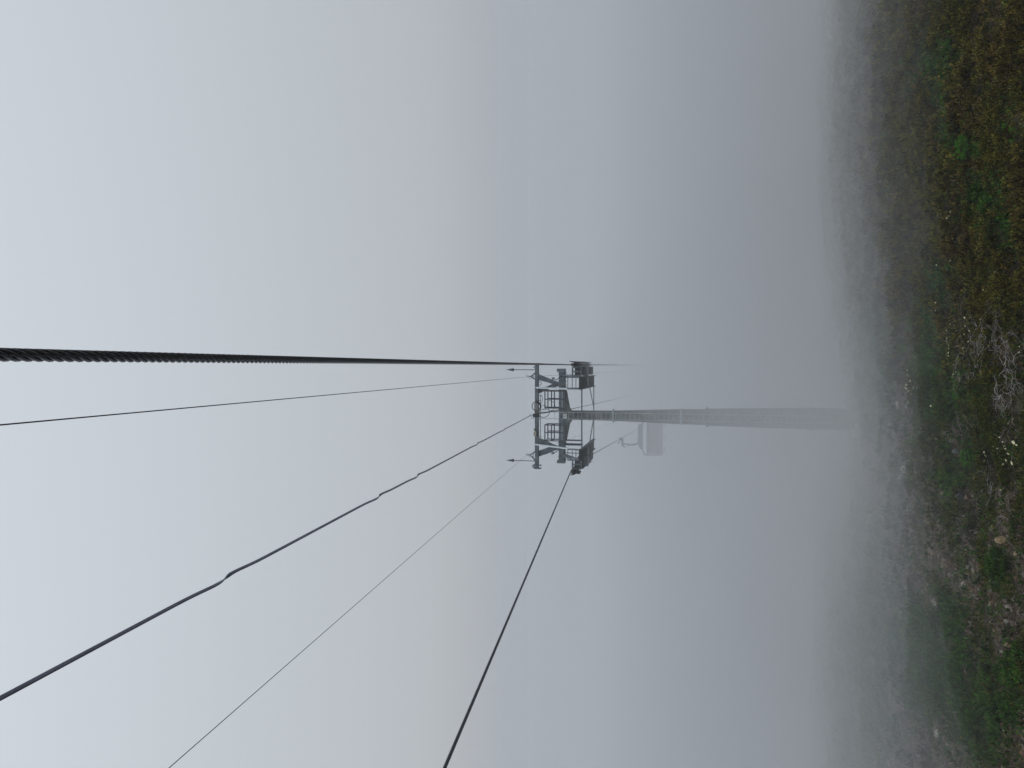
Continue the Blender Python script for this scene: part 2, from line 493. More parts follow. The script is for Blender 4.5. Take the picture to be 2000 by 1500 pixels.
# curved horns that hold the wires
def horn(uvt, v0, v1, name='wire_horn'):
    q = MB()
    for vv in (v0, v1):
        q.tube([L(1046, vv), L(1042, vv + (uvt[1] - vv) * 0.45), L(1038, vv + (uvt[1] - vv) * 0.82), L(uvt[0], uvt[1])], [0.05, 0.035, 0.028, 0.02], 6)
    q.tube([L(1042, v0 + (uvt[1] - v0) * 0.45), L(1041, uvt[1]), L(1042, v1 + (uvt[1] - v1) * 0.45)], 0.02, 6)
    h = q.build(name, M['galv'], tower)
    c_ = MB(); c_.tube([L(uvt[0] + 1, uvt[1]), L(uvt[0] - 4, uvt[1] - 0.8)], [0.04, 0.03], 8)
    c_.tube([L(uvt[0] - 4, uvt[1] - 0.8), L(uvt[0] - 6, uvt[1] - 2.6), L(uvt[0] - 4.4, uvt[1] - 4.2)], 0.016, 6)
    c_.tube([L(uvt[0] - 4, uvt[1]+1), L(uvt[0] + 1, uvt[1] + 4.0), L(uvt[0] + 8, uvt[1] + 4.6)], 0.013, 6)
    c_.build('insulator', M['ceramic'], h)
horn((1034, 735.5), 728, 741)
horn((1033, 888.5), 881, 901)
# bright struts from the head beam down to the catwalks
def strut(p, q, r=0.042, m='galv_light', name='strut', n=8):
    return MB().cyl(p, q, r, n).build(name, M[m], tower)
YN, YF = -2.45, 2.9
strut(L(1047, 757, -0.13), L(1133, 760.5, YN), 0.045)
strut(L(1046, 868, -0.13), L(1131.5, 879, YN), 0.045)
# catwalks beside the sheave trains
def catwalk(vn_in, vn_out, side):
    """side +1: right catwalk"""
    pn, po = L(1132, vn_in, YN), L(1132, vn_out, YN)
    zf = pn.z
    x0, x1 = sorted((pn.x, po.x))
    q = MB(); q.box((x0, YN, zf - 0.05), (x1, YF, zf - 0.0))
    c0 = q.build('catwalk', M['rail'], tower)
    g = MB()
    n = 26
    for i in range(n):
        y = YN + 0.05 + (YF - YN - 0.1) * i / (n - 1)
        g.box((x0 + 0.03, y - 0.012, zf - 0.085), (x1 - 0.03, y + 0.012, zf - 0.051))
    for x in (x0, x1 - 0.04):
        g.box((x, YN, zf - 0.16), (x + 0.04, YF, zf - 0.052))
    g.box((x0, YN - 0.05, zf - 0.16), (x1, YN - 0.003, zf + 0.03))
    g.build('joist', M['dark'], c0)
    e_ = MB()
    for h in (0.18, 0.36, 0.58):
        e_.beam((x0, YN, zf + h), (x1, YN, zf + h), 0.035, 0.03)
    for x in (x0 + 0.02, x1 - 0.02):
        e_.beam((x, YN, zf + 0.03), (x, YN, zf + 0.6), 0.05, 0.05)
    e_.build('end_gate', M['galv'], c0)
    return x0, x1, zf
cr = catwalk(760.5, 735.5, 1)
cl = catwalk(877.5, 900, -1)
# tubes tying both catwalks together behind the mast
strut((cl[0] + 0.1, YN + 0.05, cl[2] - 0.1), (cr[0] + 0.05, YN + 0.05, cr[2] - 0.1), 0.036, 'galv', 'tie_tube')
strut((cl[1] - 0.1, YF - 0.3, cl[2] - 0.1), (cr[0] + 0.05, YF - 0.3, cr[2] - 0.1), 0.026, 'rail', 'tie_tube')
for xx, s in ((cr[0], 1), (cl[1], -1)):
    strut((xx, 0.6, cr[2] - 0.12), (s * 0.2, YF - 0.35, cr[2] - 0.12), 0.026, 'rail', 'brace')
# catwalk hangers under the crossarm
for v0, v1, b_ in ((735, 738, 0.1), (757, 760, 0.1), (858.3, 861.5, 0.15), (865.5, 870.5, -0.1), (884, 886, 0.1)):
    p_, q_ = L(1105, v0, b_), L(1138, v1, b_)
    MB().box((p_.x, b_ - 0.05, q_.z), (q_.x, b_ + 0.05, p_.z)).build('hanger', M['rail'], tower)
# guard-rail cages on the crossarm
def cage(v0, v1):
    xa, xb = Lx(v1, 1080), Lx(v0, 1080)
    zf = zA + 0.01
    y0, y1 = -0.26, 0.62
    q = MB()
    hgt = Lz(1066) - zA
    zt = zA + hgt
    for y, dz in ((y0, 0.0), (y1, -0.0)):
        for z in (zt, zf + hgt * 0.5):
            q.beam((xa, y, z), (xb, y, z), 0.05, 0.05)
        for x in (xa, (xa + xb) / 2 + 0.02, xb):
            q.beam((x, y, zB + 0.02 if y < 0 else zf - 0.1), (x, y, zt), 0.05, 0.05)
    for x in (xa, xb):
        for z in (zt, zf + hgt * 0.5):
            q.beam((x, y0, z), (x, y1, z), 0.045, 0.045)
    q.build('guard_rail', M['rail'], tower)
    f_ = MB(); f_.box((xa, 0.236, zA - 0.06), (xb, y1, zA - 0.02)); f_.build('platform', M['rail'], tower)
cage(763.5, 796.5); cage(829.5, 860)
# conduit below the head beam
q = MB()
zc = Lz(1055.6)
q.tube([(Lx(771, 1055), 0.0, zc), (Lx(855, 1055), 0.0, zc)], 0.016, 6)
for v in (773, 782, 819):
    x = Lx(v, 1055); q.tube([(x, 0, Lz(1052)), (x, 0, zc)], 0.014, 6)
q.build('conduit', M['black'], tower)
# coil of spare cable with a grey junction box
q = MB(); cc = L(1048, 793.5, -0.14)
for k, (rr, dy) in enumerate(((0.248, 0.0), (0.235, -0.03), (0.24, 0.03))):
    q.tube([(cc.x + rr * math.cos(a), cc.y + dy, cc.z + rr * math.sin(a)) for a in np.linspace(0, 2 * math.pi, 37)], 0.014, 6, False)
for k in range(3):
    rr = 0.20 - 0.03 * k
    q.tube([(cc.x + rr * math.cos(a) , cc.y + 0.02 * k, cc.z - 0.05 + rr * math.sin(a)) for a in np.linspace(-math.pi * 0.8, 0.1, 20)], 0.016, 6, False)
coil = q.build('cable_coil', M['black'], tower)
q = MB(); lb(q, 1044.4, 1052.3, 787.5, 800.8, -0.34, -0.15, -0.2); q.build('junction_box', M['greybox'], tower, bevel=0.015)
def loop(uvs, b=-0.2, r=0.012, m='black'):
    # Catmull-Rom through the points
    p = [L(u, v, b) for u, v in uvs]
    p = [p[0]] + p + [p[-1]]
    o = []
    for i in range(1, len(p) - 2):
        for s in np.linspace(0, 1, 6, endpoint=False):
            o.append(0.5 * ((2 * p[i]) + (p[i + 1] - p[i - 1]) * s + (2 * p[i - 1] - 5 * p[i] + 4 * p[i + 1] - p[i + 2]) * s * s + (-p[i - 1] + 3 * p[i] - 3 * p[i + 1] + p[i + 2]) * s ** 3))
    o.append(p[-2])
    q = MB(); q.tube(o, r, 6); return q.build('cable_loop', M[m], tower)
loop([(1052, 811), (1057, 814.5), (1063, 815), (1070, 812), (1073.5, 805), (1071, 798.5), (1065, 792.5), (1059, 791)], -0.25, 0.016)
loop([(1053, 803), (1062, 798.5), (1068, 799.5), (1074, 802), (1081, 800), (1084, 794), (1083, 788), (1077, 783.5), (1070, 781.5)], -0.2, 0.010)
loop([(1052, 806), (1064, 804.8), (1075, 803.6), (1092, 800.2)], -0.3, 0.02)
loop([(1052, 808.5), (1062, 806.5), (1070, 804.5), (1080, 802)], -0.32, 0.018)
loop([(1056, 770), (1059.5, 776), (1059.3, 782), (1057, 788)], -0.15, 0.013)
loop([(1052, 743.5), (1056, 746), (1057.3, 750), (1054, 753)], -0.15, 0.015)
loop([(1057, 800), (1064, 800), (1068, 799)], -0.22, 0.013)
# dead-end clamp of the communication cable
q = MB(); lb(q, 1034.2, 1041.4, 808.8, 812.6, -0.30, -0.2, -0.25); q.build('cable_clamp', mat('clamp_metal', (0.5, 0.62, 0.6), 0.4, 0.2), tower, bevel=0.01)
q = MB(); lb(q, 1041.3, 1053.5, 808.0, 815, -0.30, -0.13, -0.2); q.build('clamp_block', M['black'], tower, bevel=0.01)
q = MB(); lb(q, 1044, 1053.5, 801.6, 807.6, -0.22, -0.13, -0.2); q.build('terminal_box', mat('olive_grey', (0.11, 0.12, 0.10), 0.7, 0, 0.4, 14), tower, bevel=0.01)
loop([(1037, 813), (1038, 815.5), (1040.5, 817.5), (1043, 816)], -0.25, 0.012)
# ochre sensor housing
q = MB(); lb(q, 1044.0, 1047.6, 842, 852, -0.28, -0.12, -0.2)
hs = q.build('sensor_housing', mat('pale_khaki', (0.34, 0.33, 0.25), 0.6, 0, 0.3, 12), tower, bevel=0.01)
q = MB(); lb(q, 1042.8, 1045, 843, 850.5, -0.24, -0.15, -0.2); q.cyl(L(1043.5, 840.5, -0.2), L(1043.5, 838.8, -0.2), 0.035, 8); q.cyl(L(1042.4, 836.8, -0.2), L(1044.6, 840, -0.2), 0.02, 6)
q.build('sensor_head', M['ochre'], hs)
loop([(1048.5, 848), (1051, 850.5), (1055, 852.5), (1057, 855)], -0.2, 0.018)
# small flood lamps
for (u0, v0), (u1, v1), (u2, v2) in (((1080.5, 739.2), (1087, 742.5), (1093, 737)), ((1079.5, 885), (1086, 882.5), (1092, 877.5))):
    q = MB(); q.tube([L(u0 + 2, v0 + 0.6, -0.25), L(u1, v1, -0.25), L(u2, v2, -0.25), L(u2 + 6, v2 - 3, -0.24)], 0.02, 6)
    l_ = q.build('flood_lamp', M['black'], tower)
    q = MB(); c_ = L(u0, v0, -0.25); q.box((c_.x - 0.06, c_.y - 0.06, c_.z - 0.065), (c_.x + 0.06, c_.y + 0.06, c_.z + 0.065))
    q.build('lamp_head', M['greybox'], l_, bevel=0.012)
# number plate
a, c_ = L(1099.8, 808, -0.3), L(1107.2, 817, -0.3)
y_ = -0.30
q = MB(); q.box((c_.x, y_ + 0.0, c_.z), (a.x, y_ + 0.02, a.z)); pl = q.build('number_plate', M['white'], tower, bevel=0.004)
zc = (a.z + c_.z) / 2; h = (a.z - c_.z) * 0.36; xc = (a.x + c_.x) / 2
q = MB()
S = lambda p, r: q.tube([(xc + x * h, y_ - 0.004, zc + z * h) for x, z in p], r, 5)
S([(-0.75, 0.55), (-0.45, 1), (-0.45, -1)], 0.010)
S([(0.15, 0.6), (0.3, 0.92), (0.6, 1.0), (0.9, 0.85), (0.95, 0.5), (0.75, 0.1), (0.12, -1), (1.0, -1)], 0.010)
q.build('number', M['black'], pl)
# ---------------------------------------------------------------- sheave trains
def rope_local(s, y):
    """height of the rope over the tower, tower coordinates"""
    return None
ZR0 = {}
def world_rope(sgn, y):
    """haul rope axis, world; sgn +1 right line, -1 left line"""
    x0 = 0.039 if sgn > 0 else -5.22
    s1, s2 = 0.1405, 0.3255
    ya, yb = 36.2, 41.6
    z0 = -2.22 if sgn else 0
    if y <= ya: z = 2.22 - s1 * y
    elif y >= yb:
        z = 2.22 - s1 * ya - (s1 + s2) / 2 * (yb - ya) - s2 * (y - yb)
    else:
        k = (y - ya) / (yb - ya)
        z = 2.22 - s1 * ya - (yb - ya) * (s1 * k + (s2 - s1) * k * k / 2)
    return Vector((x0 + 0.025 * y, y, z))
TI = TM.inverted()
def sheaves(sgn):
    x0 = (TI @ world_rope(sgn, 38.9)).x
    par = bpy.data.objects.new('sheave_assembly', None); sc.collection.objects.link(par); par.parent = tower
    NW = 12; rw = 0.17
    inn = -sgn    # direction towards the mast
    axs = []
    for i in range(NW):
        yw = 36.35 + (41.45 - 36.35) * i / (NW - 1)
        c_ = TI @ world_rope(sgn, yw)
        c_ = Vector((x0, c_.y, c_.z - 0.025 - rw))
        axs.append(c_)
        q = MB()
        q.cyl((x0 - 0.045, c_.y, c_.z), (x0 + 0.045, c_.y, c_.z), rw, 24)
        wh = q.build('sheave_wheel', M['rubber'], par, smooth=False)
    for i in range(0, NW, 2):
        a_, b_ = axs[i], axs[i + 1]
        q = MB()
        for dx in (-0.085, 0.085):
            q.beam((x0 + dx, a_.y - 0.08, a_.z - 0.02), (x0 + dx, b_.y + 0.08, b_.z - 0.02), 0.02, 0.13)
        for c_ in (a_, b_):
            q.cyl((x0 - 0.13, c_.y, c_.z), (x0 + 0.13, c_.y, c_.z), 0.03, 8)
        q.build('rocker_arm', M['dark'], par)
        # outer rope catcher claw
        q = MB()
        m_ = (a_ + b_) / 2
        xo = x0 + sgn * 0.13
        q.tube([(xo, a_.y, a_.z), (xo + sgn * 0.04, a_.y + 0.03, a_.z + 0.16), (xo + sgn * 0.02, a_.y + 0.05, a_.z + 0.27)], 0.018, 6)
        q.box((xo - 0.02, m_.y - 0.18, m_.z + 0.03), (xo + 0.02, m_.y + 0.18, m_.z + 0.12))
        q.tube([(xo, b_.y, b_.z), (xo + sgn * 0.03, b_.y, b_.z + 0.1)], 0.02, 6)
        q.build('rope_catcher', M['black'], par)
    for i in range(0, NW, 4):
        q = MB(); a_, b_ = axs[i], axs[i + 3]
        for dx in (-0.12, 0.12):
            q.prism([(0, 0)], 0, 0) if False else None
            q.beam((x0 + dx, a_.y + 0.2, a_.z - 0.16), (x0 + dx, b_.y - 0.2, b_.z - 0.16), 0.03, 0.16)
        q.build('equaliser_beam', M['dark'], par)
    q = MB(); a_, b_ = axs[1], axs[-2]
    q.beam((x0 + inn * 0.22, a_.y, a_.z - 0.22), (x0 + inn * 0.22, b_.y, b_.z - 0.22), 0.14, 0.26)
    q.build('main_beam', M['dark'], par)
    for k in (2, 5, 8):
        q = MB(); c_ = (axs[k] + axs[k + 1]) / 2
        q.box((x0 + inn * 0.10, c_.y - 0.52, c_.z - 0.44), (x0 + inn * 0.53, c_.y + 0.52, c_.z + 0.02))
        q.build('gear_box', M['dark'], par, bevel=0.02)
    # pale framed bracket at the near end
    q = MB()
    xa = x0 + inn * 0.12; xb = x0 + inn * 0.55
    zt_ = axs[0].z + 0.14; zl_ = zt_ - 0.42
    yb_ = axs[0].y + 0.25
    for z in (zt_, zl_): q.beam((xa, yb_, z), (xb, yb_, z), 0.07, 0.07)
    for x in (xa, xb, (xa + xb) / 2): q.beam((x, yb_, zl_), (x, yb_, zt_), 0.07, 0.06)
    q.beam((xb, yb_, zt_), (xb, -0.1, zA - 0.2), 0.07, 0.1)
    q.beam((xb, yb_, zl_), (xb, -0.1, zB - 0.05), 0.07, 0.1)
    q.build('support_frame', M['galv'], par)
    # ochre rope guide leading in
    q = MB()
    a_ = TI @ world_rope(sgn, 35.95); b_ = TI @ world_rope(sgn, 37.3)
    q.beam((x0 + 0.055, a_.y, a_.z - 0.075), (x0 + 0.055, b_.y, b_.z - 0.075), 0.03, 0.07)
    q.beam((x0 - 0.055, a_.y, a_.z - 0.075), (x0 - 0.055, b_.y, b_.z - 0.075), 0.03, 0.07)
    q.beam((x0, a_.y, a_.z - 0.10), (x0, b_.y, b_.z - 0.10), 0.12, 0.03)
    q.build('rope_guide', M['ochre'], par)
    q = MB(); b_ = axs[-1]
    q.box((x0 - 0.07, b_.y + 0.12, b_.z - 0.02), (x0 + 0.07, b_.y + 0.42, b_.z + 0.16)); q.build('rope_guide', M['black'], par)
    # bridge to the crossarm
    q = MB(); m_ = (axs[5] + axs[6]) / 2
    xe = xR if sgn > 0 else xL
    q.box((min(x0, xe - sgn * 0.9) + (0.0 if sgn < 0 else 0), -0.16, m_.z - 0.5), (max(x0, xe - sgn * 0.9), 0.16, m_.z - 0.26))
    q.build('pivot_arm', M['galv'], par)
    return axs
AR = sheaves(1); AL = sheaves(-1)

# ---------------------------------------------------------------- haul ropes, six strands twisted round a core
def haul_rope(sgn, y0, y1, label):
    N = int((y1 - y0) / 0.027)
    ys = np.linspace(y0, y1, N)
    if sgn:
        C = np.array([world_rope(sgn, y) for y in ys])
    T = np.gradient(C, axis=0); T /= np.linalg.norm(T, axis=1)[:, None]
    s = np.concatenate([[0], np.cumsum(np.linalg.norm(np.diff(C, axis=0), axis=1))])
    A = np.cross(T, [0, 0, 1.0]); A /= np.linalg.norm(A, axis=1)[:, None]
    B = np.cross(T, A)
    Rr = 0.0264; rs_ = Rr / 3 * 0.96; rh = Rr - rs_
    co = []; fs = []
    n = 8
    for k in range(6):
        ph = 2 * np.pi * s / 0.325 + k * np.pi / 3
        c_ = C + rh * (A * np.cos(ph)[:, None] + B * np.sin(ph)[:, None])
        rad = A * np.cos(ph)[:, None] + B * np.sin(ph)[:, None]
        tan = np.cross(T, rad)
        base = len(co) * N * n
        ring = []
        for j in range(n):
            a = 2 * np.pi * j / n
            ring.append(c_ + rs_ * (rad * np.cos(a) + tan * np.sin(a) * 1.02))
        co.append(np.stack(ring, 1).reshape(-1, 3))
        i0 = np.arange(N - 1)[:, None] * n; jj = np.arange(n)[None, :]; j2 = (jj + 1) % n
        q = np.stack([i0 + jj, i0 + j2, i0 + n + j2, i0 + n + jj], -1).reshape(-1, 4) + base
        fs.append(q)
    me = np_mesh('haul_rope', np.concatenate(co), np.concatenate(fs), smooth=True)
    o = link('haul_rope', me, None, M['rope'])
    return tag(o, label, 'rope', 'steel haul ropes of the chairlift')
haul_rope(1, -3.0, 95, 'thick twisted steel haul rope running straight overhead to the nearer sheaves')
haul_rope(-1, 2.0, 95, 'twisted steel haul rope on the far line, the one carrying the visible chair')

# ---------------------------------------------------------------- wires
def wire(name, pts_, r, label, cat, sag=0.0, n=6, m='wire', group=None):
    o = []
    for a_, b_ in zip(pts_[:-1], pts_[1:]):
        K = 24
        for i in range(K):
            s = i / K
            p = a_.lerp(b_, s); p.z -= sag * 4 * s * (1 - s)
            o.append(p)
    o.append(pts_[-1])
    ob = MB().tube(o, r, n).build(name, M[m], None, smooth=True)
    return tag(ob, label, cat, group)
def ext(a_, b_, k): return a_ + (a_ - b_) * k
a_, b_ = P(0, 830, 5.6), P(1029, 736, 38.4)
wire('overhead_wire', [ext(a_, b_, 0.2), a_, b_, P(1240, 724, 70), P(1300, 722, 95)], 0.0062, 'thin wire beside the thick overhead rope, meeting the head beam near its end', 'wire', group='thin lightning wires above the lift line')
a_, b_ = P(330, 1500, 8.0), P(1028, 889, 38.4)
wire('overhead_wire', [ext(a_, b_, 0.2), a_, b_, P(1190, 828, 62), P(1260, 803, 90)], 0.0052, 'thin wire crossing the far spike and running to the picture corner between thicker lines', 'wire', group='thin lightning wires above the lift line')
# communication cable: flat figure-8 strap with half twists
TWN, TWF = P(0, 1364, 5.6), P(1037, 811, 38.2)
def twist_cable():
    kinks = []
    for u in (440, 740, 815, 932, 985):
        # parameter along the straight cable where it shows at picture column u
        lo, hi = -0.1, 1.0
        for _ in range(50):
            mid = (lo + hi) / 2
            p = TWN.lerp(TWF, mid)
            if 1000 - p.z / p.y * F < u: lo = mid
            else: hi = mid
        kinks.append(lo)
    Lc = (TWF - TWN).length
    T = (TWF - TWN).normalized()
    A = T.cross(Vector((0, 0, 1))).normalized(); B = A.cross(T).normalized()
    ts = list(np.linspace(-0.15, 1.0, 500))
    for k in kinks:
        ts += list(np.linspace(k - 0.5 / Lc, k + 0.5 / Lc, 30))
    ts = sorted(ts)
    q = MB(); vs = []; n = 12
    for t_ in ts:
        ang = R(60); off = 0.0
        for k in kinks:
            x = (t_ - k) * Lc
            ang += math.pi / (1 + math.exp(-max(-40, min(40, x * 14))))
            off += 0.028 * math.tanh(x * 5) * math.exp(-(x * 1.9) ** 2) 
        c_ = TWN.lerp(TWF, t_) + A * (off * 0.5) + B * (off)
        e1 = A * math.cos(ang) + B * math.sin(ang); e2 = B * math.cos(ang) - A * math.sin(ang)
        for j in range(n):
            a = 2 * math.pi * j / n
            # two round lobes joined by a web
            rx = 0.0225 * math.cos(a); ry = 0.0115 * math.sin(a) * (0.55 + 0.45 * abs(math.cos(a)) ** 0.5)
            vs.append(c_ + e1 * rx + e2 * ry)
    fs = []
    for i in range(len(ts) - 1):
        for j in range(n):
            j2 = (j + 1) % n
            fs.append((i * n + j, i * n + j2, (i + 1) * n + j2, (i + 1) * n + j))
    q.add(vs, fs)
    o = q.build('communication_cable', M['cable'], None, smooth=True)
    return tag(o, 'flat blue-grey communication cable with half-twist kinks, ending at the mid head beam', 'cable')
twist_cable()
wire('communication_cable', [TM @ L(1054, 808, 0.25), P(1110, 800, 42), P(1190, 782.5, 56), P(1265, 765, 80), P(1300, 757, 95)], 0.019,
     'dark cable leaving the tower head downhill, fading into fog beside the mast', 'cable', m='black')

# ---------------------------------------------------------------- chairs
def chair(d, sgn, label):
    top = world_rope(sgn, d)
    k = 53.0 / F     # metres per photo pixel at the nearer chair
    U0, V0 = 1224.0, 857.0
    ang = math.atan(0.025)
    mw = Matrix.Translation(top) @ Matrix.Rotation(-ang, 4, 'Z')
    o = empty('chairlift_chair', label, 'chairlift chair', mw, 'chairs hanging from the haul rope')
    c = lambda u, v, y=0.0: (-(v - V0) * k, y, -(u - U0) * k)
    q = MB(); q.box(c(1223, 861, -0.28), c(1227, 857.5, 0.28)); q.box(c(1225, 872, -0.12), c(1227.6, 858, 0.12))
    q.beam(c(1222, 862, 0.1), c(1219, 868, 0.3), 0.05, 0.05)
    q.box(c(1223, 858.2, -0.36), c(1221, 855.8, 0.36)); q.beam(c(1226, 871, 0.1), c(1231, 874, -0.1), 0.05, 0.08)
    g_ = q.build('grip', M['chairmetal'], o)
    q = MB(); q.tube([c(1227, 867), c(1231, 868), c(1240, 869.4), (c(1247, 870)), c(1253, 868), c(1258, 865.5)], [0.055, 0.055, 0.055, 0.06, 0.07, 0.075], 8)
    q.beam(c(1237, 871.5), c(1239.5, 871), 0.06, 0.06)
    q.build('hanger', M['chairmetal'], o, smooth=True)
    q = MB(); q.prism([(c(a, b)[0], c(a, b)[2]) for a, b in ((1258.5, 829), (1257.3, 845), (1257.2, 862), (1258.5, 872), (1261, 878), (1265, 879.5), (1265, 829))], -0.3, 0.3)
    q.build('canopy_housing', M['chairmetal'], o, bevel=0.04)
    q = MB()
    for s in (-1, 1):
        vv = lambda v: v if s < 0 else 2 * 854 - v
        q.tube([c(1264, vv(878)), c(1267.5, vv(883), 0.05), c(1270, vv(889), 0.12), c(1275, vv(890.5), 0.2), c(1283, vv(890.8), 0.25), c(1292, vv(890), 0.15), c(1300, vv(889.3), -0.1), c(1303, vv(886.5), -0.2)], 0.05, 8)
    q.tube([c(1302.5, 887, -0.2), c(1302.5, 854 * 2 - 887, -0.2)], 0.05, 8)
    q.build('frame', M['chairmetal'], o, smooth=True)
    # canopy shell: curved band in front of the backrest
    q = MB(); vs = []; fs = []
    prof_ = [(1270.5, 0.55), (1272.5, 0.42), (1275, 0.20), (1277.5, 0.0), (1280, -0.12)]
    for i, (u, y) in enumerate(prof_):
        for v in (887.5, 820.5): vs.append(c(u, v + (0 if i else (-1.5 if v > 850 else 1.5)), -y))
    for i, (u, y) in enumerate(prof_):
        for v in (887.5, 820.5): vs.append(c(u + 0.6, v + (0 if i else (-1.5 if v > 850 else 1.5)), -y + 0.03))
    m_ = len(prof_) * 2
    for i in range(len(prof_) - 1):
        fs.append((2 * i, 2 * i + 1, 2 * i + 3, 2 * i + 2)); fs.append((m_ + 2 * i, m_ + 2 * i + 2, m_ + 2 * i + 3, m_ + 2 * i + 1))
        fs.append((2 * i, 2 * i + 2, m_ + 2 * i + 2, m_ + 2 * i)); fs.append((2 * i + 1, m_ + 2 * i + 1, m_ + 2 * i + 3, 2 * i + 3))
    fs.append((0, m_, m_ + 1, 1)); fs.append((m_ - 2, m_ - 1, 2 * m_ - 1, 2 * m_ - 2))
    q.add(vs, fs); q.build('canopy', M['bubble'], o)
    W = 67.0 / 4
    for i in range(4):
        v0 = 887.5 - i * W; v1 = v0 - W + 0.12
        q = MB(); q.prism([(0, 0)], 0, 0) if False else None
        q.box(c(1279.6, v0, 0.02), c(1297.5, v1, 0.14)); q.build('backrest', M['chairpad'], o)
        q = MB(); q.box(c(1295.5, v0, -0.48), c(1299.6, v1, 0.0)); q.build('seat', M['chairpad'], o)
    for v in (831, 854.5, 877.5):
        q = MB(); q.tube([c(1300, v, -0.2), c(1306.3, v, -0.45)], 0.03, 6)
        q.tube([c(1306.6, v - 6, -0.45), c(1306.6, v + 6, -0.45)], 0.028, 6)
        q.build('footrest', M['chairmetal'], o)
    return o
chair(53.0, -1, 'empty grey canopied chair hanging on the far rope, partly behind the mast')
chair(79.0, 1, 'very faint chair almost lost in the fog, ahead on the nearer rope line')

# ---------------------------------------------------------------- ground cover
def uv_of(x, y, z):
    return 1000 - z / y * F, 750 - x / y * F
def sstep(a, b, x):
    t_ = np.clip((x - a) / (b - a), 0, 1); return t_ * t_ * (3 - 2 * t_)
def blob(u, v, cu, cv, ru, rv):
    return np.exp(-(((u - cu) / ru) ** 2 + ((v - cv) / rv) ** 2))
RK = [(1955, 533, 10, 12, 'rock', 'grey rock alone in the heather, left of the dead branches'),
      (1852.5, 846, 10, 12, 'rock', 'pale square rock at the edge of the bright green patch'),
      (1865, 859, 9, 9, 'rock', 'small round pale rock just below the square rock'),
      (1874, 880, 10, 11, 'rock_dark', 'dark pointed slate slab between green herbs and twigs'),
      (1806, 834, 11, 6, 'rock', 'hazy low rock near the upper edge of the green patch'),
      (1779, 904, 12, 5, 'rock', 'hazy flat rock in the upper stony strip, beside a long pale slab'),
      (1767, 916, 14, 4, 'rock', 'long pale slab standing in the fog of the upper stony strip'),
      (1793, 926, 10, 7, 'rock', 'blocky grey rock in the middle of the stony strip'),
      (1760, 932, 9, 7, 'rock', 'faint rounded rock, farthest into the fog of the stony strip'),
      (1754, 792, 12, 3, 'rock', 'faint upright sliver of rock in the fog below the tower'),
      (1880, 967, 14, 10, 'rock_dark', 'greenish slate slab with a cream stone beside it'),
      (1892, 971, 8, 5, 'rock_rust', 'small cream pointed stone beside the greenish slab'),
      (1926, 1039, 14, 8, 'rock', 'grey-green slab on reddish soil above the round rusty rock'),
      (1962, 1054, 19, 12, 'rock_rust', 'largest rock, round and rust stained, on dark red soil'),
      (1952, 1029, 8, 12, 'rock_rust', 'brown splintered rock next to the round rusty rock'),
      (1992, 1081, 13, 8, 'rock_rust', 'brown block at the lower picture edge beyond the round rusty rock'),
      (1890, 1077, 10, 5, 'rock', 'grey stone, largest of the small stone pile on the bare soil'),
      (1885, 1101, 9, 9, 'rock_dark', 'dark grey rounded rock below the small stone pile'),
      (1827.5, 1177, 12, 5, 'rock', 'pale oval rock in the fog on the bare soil'),
      (1890, 1141, 15, 8, 'rock', 'broad grey rock between bare soil and the green tuft'),
      (1974, 1215, 9, 8, 'rock', 'pale angular stone at the foot of the far stony corner'),
      (1977, 1259, 12, 9, 'rock_rust', 'tan rock with smaller stones beside the mossy hump'),
      (1834, 1435, 15, 6, 'rock', 'faint tan slab in the misty far corner of the slope'),
      (1856, 1455, 6, 6, 'rock', 'small whitish stone under the faint tan slab')]

def layout(x, y):
    """what grows where on the slope: heath, green herbs, dark shrub, bare stones"""
    z = ground_z(x, y)
    u, v = uv_of(x, np.maximum(y, 1.0), z)
    nA = fbm(x / 1.3, y / 1.3, 3, 51); nB = fbm(x / 0.5, y / 0.5, 3, 77)
    stone = sstep(830, 1010, v + 420 * (nA - 0.5)) * (1 - 0.25 * sstep(1880, 1960, u) * (v < 1000))
    stone = np.maximum(stone, 0.9 * blob(u, v, 1770, 860, 50, 90))
    heath = 1 - sstep(560, 760, v + 260 * (nA - 0.5))
    green = 0.0 * u
    for c_ in ((1925, 385, 34, 42), (1965, 445, 30, 30), (1905, 285, 22, 20), (1865, 265, 20, 30), (1812, 620, 20, 40), (1820, 700, 22, 60), (1845, 770, 30, 70), (1880, 800, 26, 40),
               (1890, 860, 18, 30), (1868, 940, 22, 24), (1960, 1100, 12, 38), (1850, 1205, 30, 40), (1985, 1290, 18, 40), (1975, 1390, 26, 30), (1915, 1400, 40, 60), (1840, 1330, 60, 60),
               (1912, 893, 14, 14), (1850, 540, 26, 40), (1830, 130, 40, 60), (1700, 700, 40, 120), (1780, 1250, 60, 60), (1690, 1250, 50, 200)):
        green = np.maximum(green, blob(u, v, *c_))
    green = np.clip(green * (0.6 + 1.1 * nB), 0, 1)
    dark = blob(u, v, 1900, 760, 110, 190) + blob(u, v, 1975, 940, 45, 70)
    for rk_ in RK:
        k = 1 - np.clip(1.6 * blob(u, v, rk_[0] + 5, rk_[1], rk_[3] * 0.9 + 9, rk_[2] * 0.9 + 3), 0, 1)
        heath = heath * k; green = green * k; dark = dark * k
    return heath, green, np.clip(dark, 0, 1), stone, nA, nB, u, v
def scatter(n, y0, y1, margin=1.3):
    """points spread over the visible slope, denser close by"""
    q = rng.random(n); y = 1 / (1 / y0 + (1 / y1 - 1 / y0) * q)
    x = (rng.random(n) * 2 - 1) * (0.53 * y + margin)
    return x, y
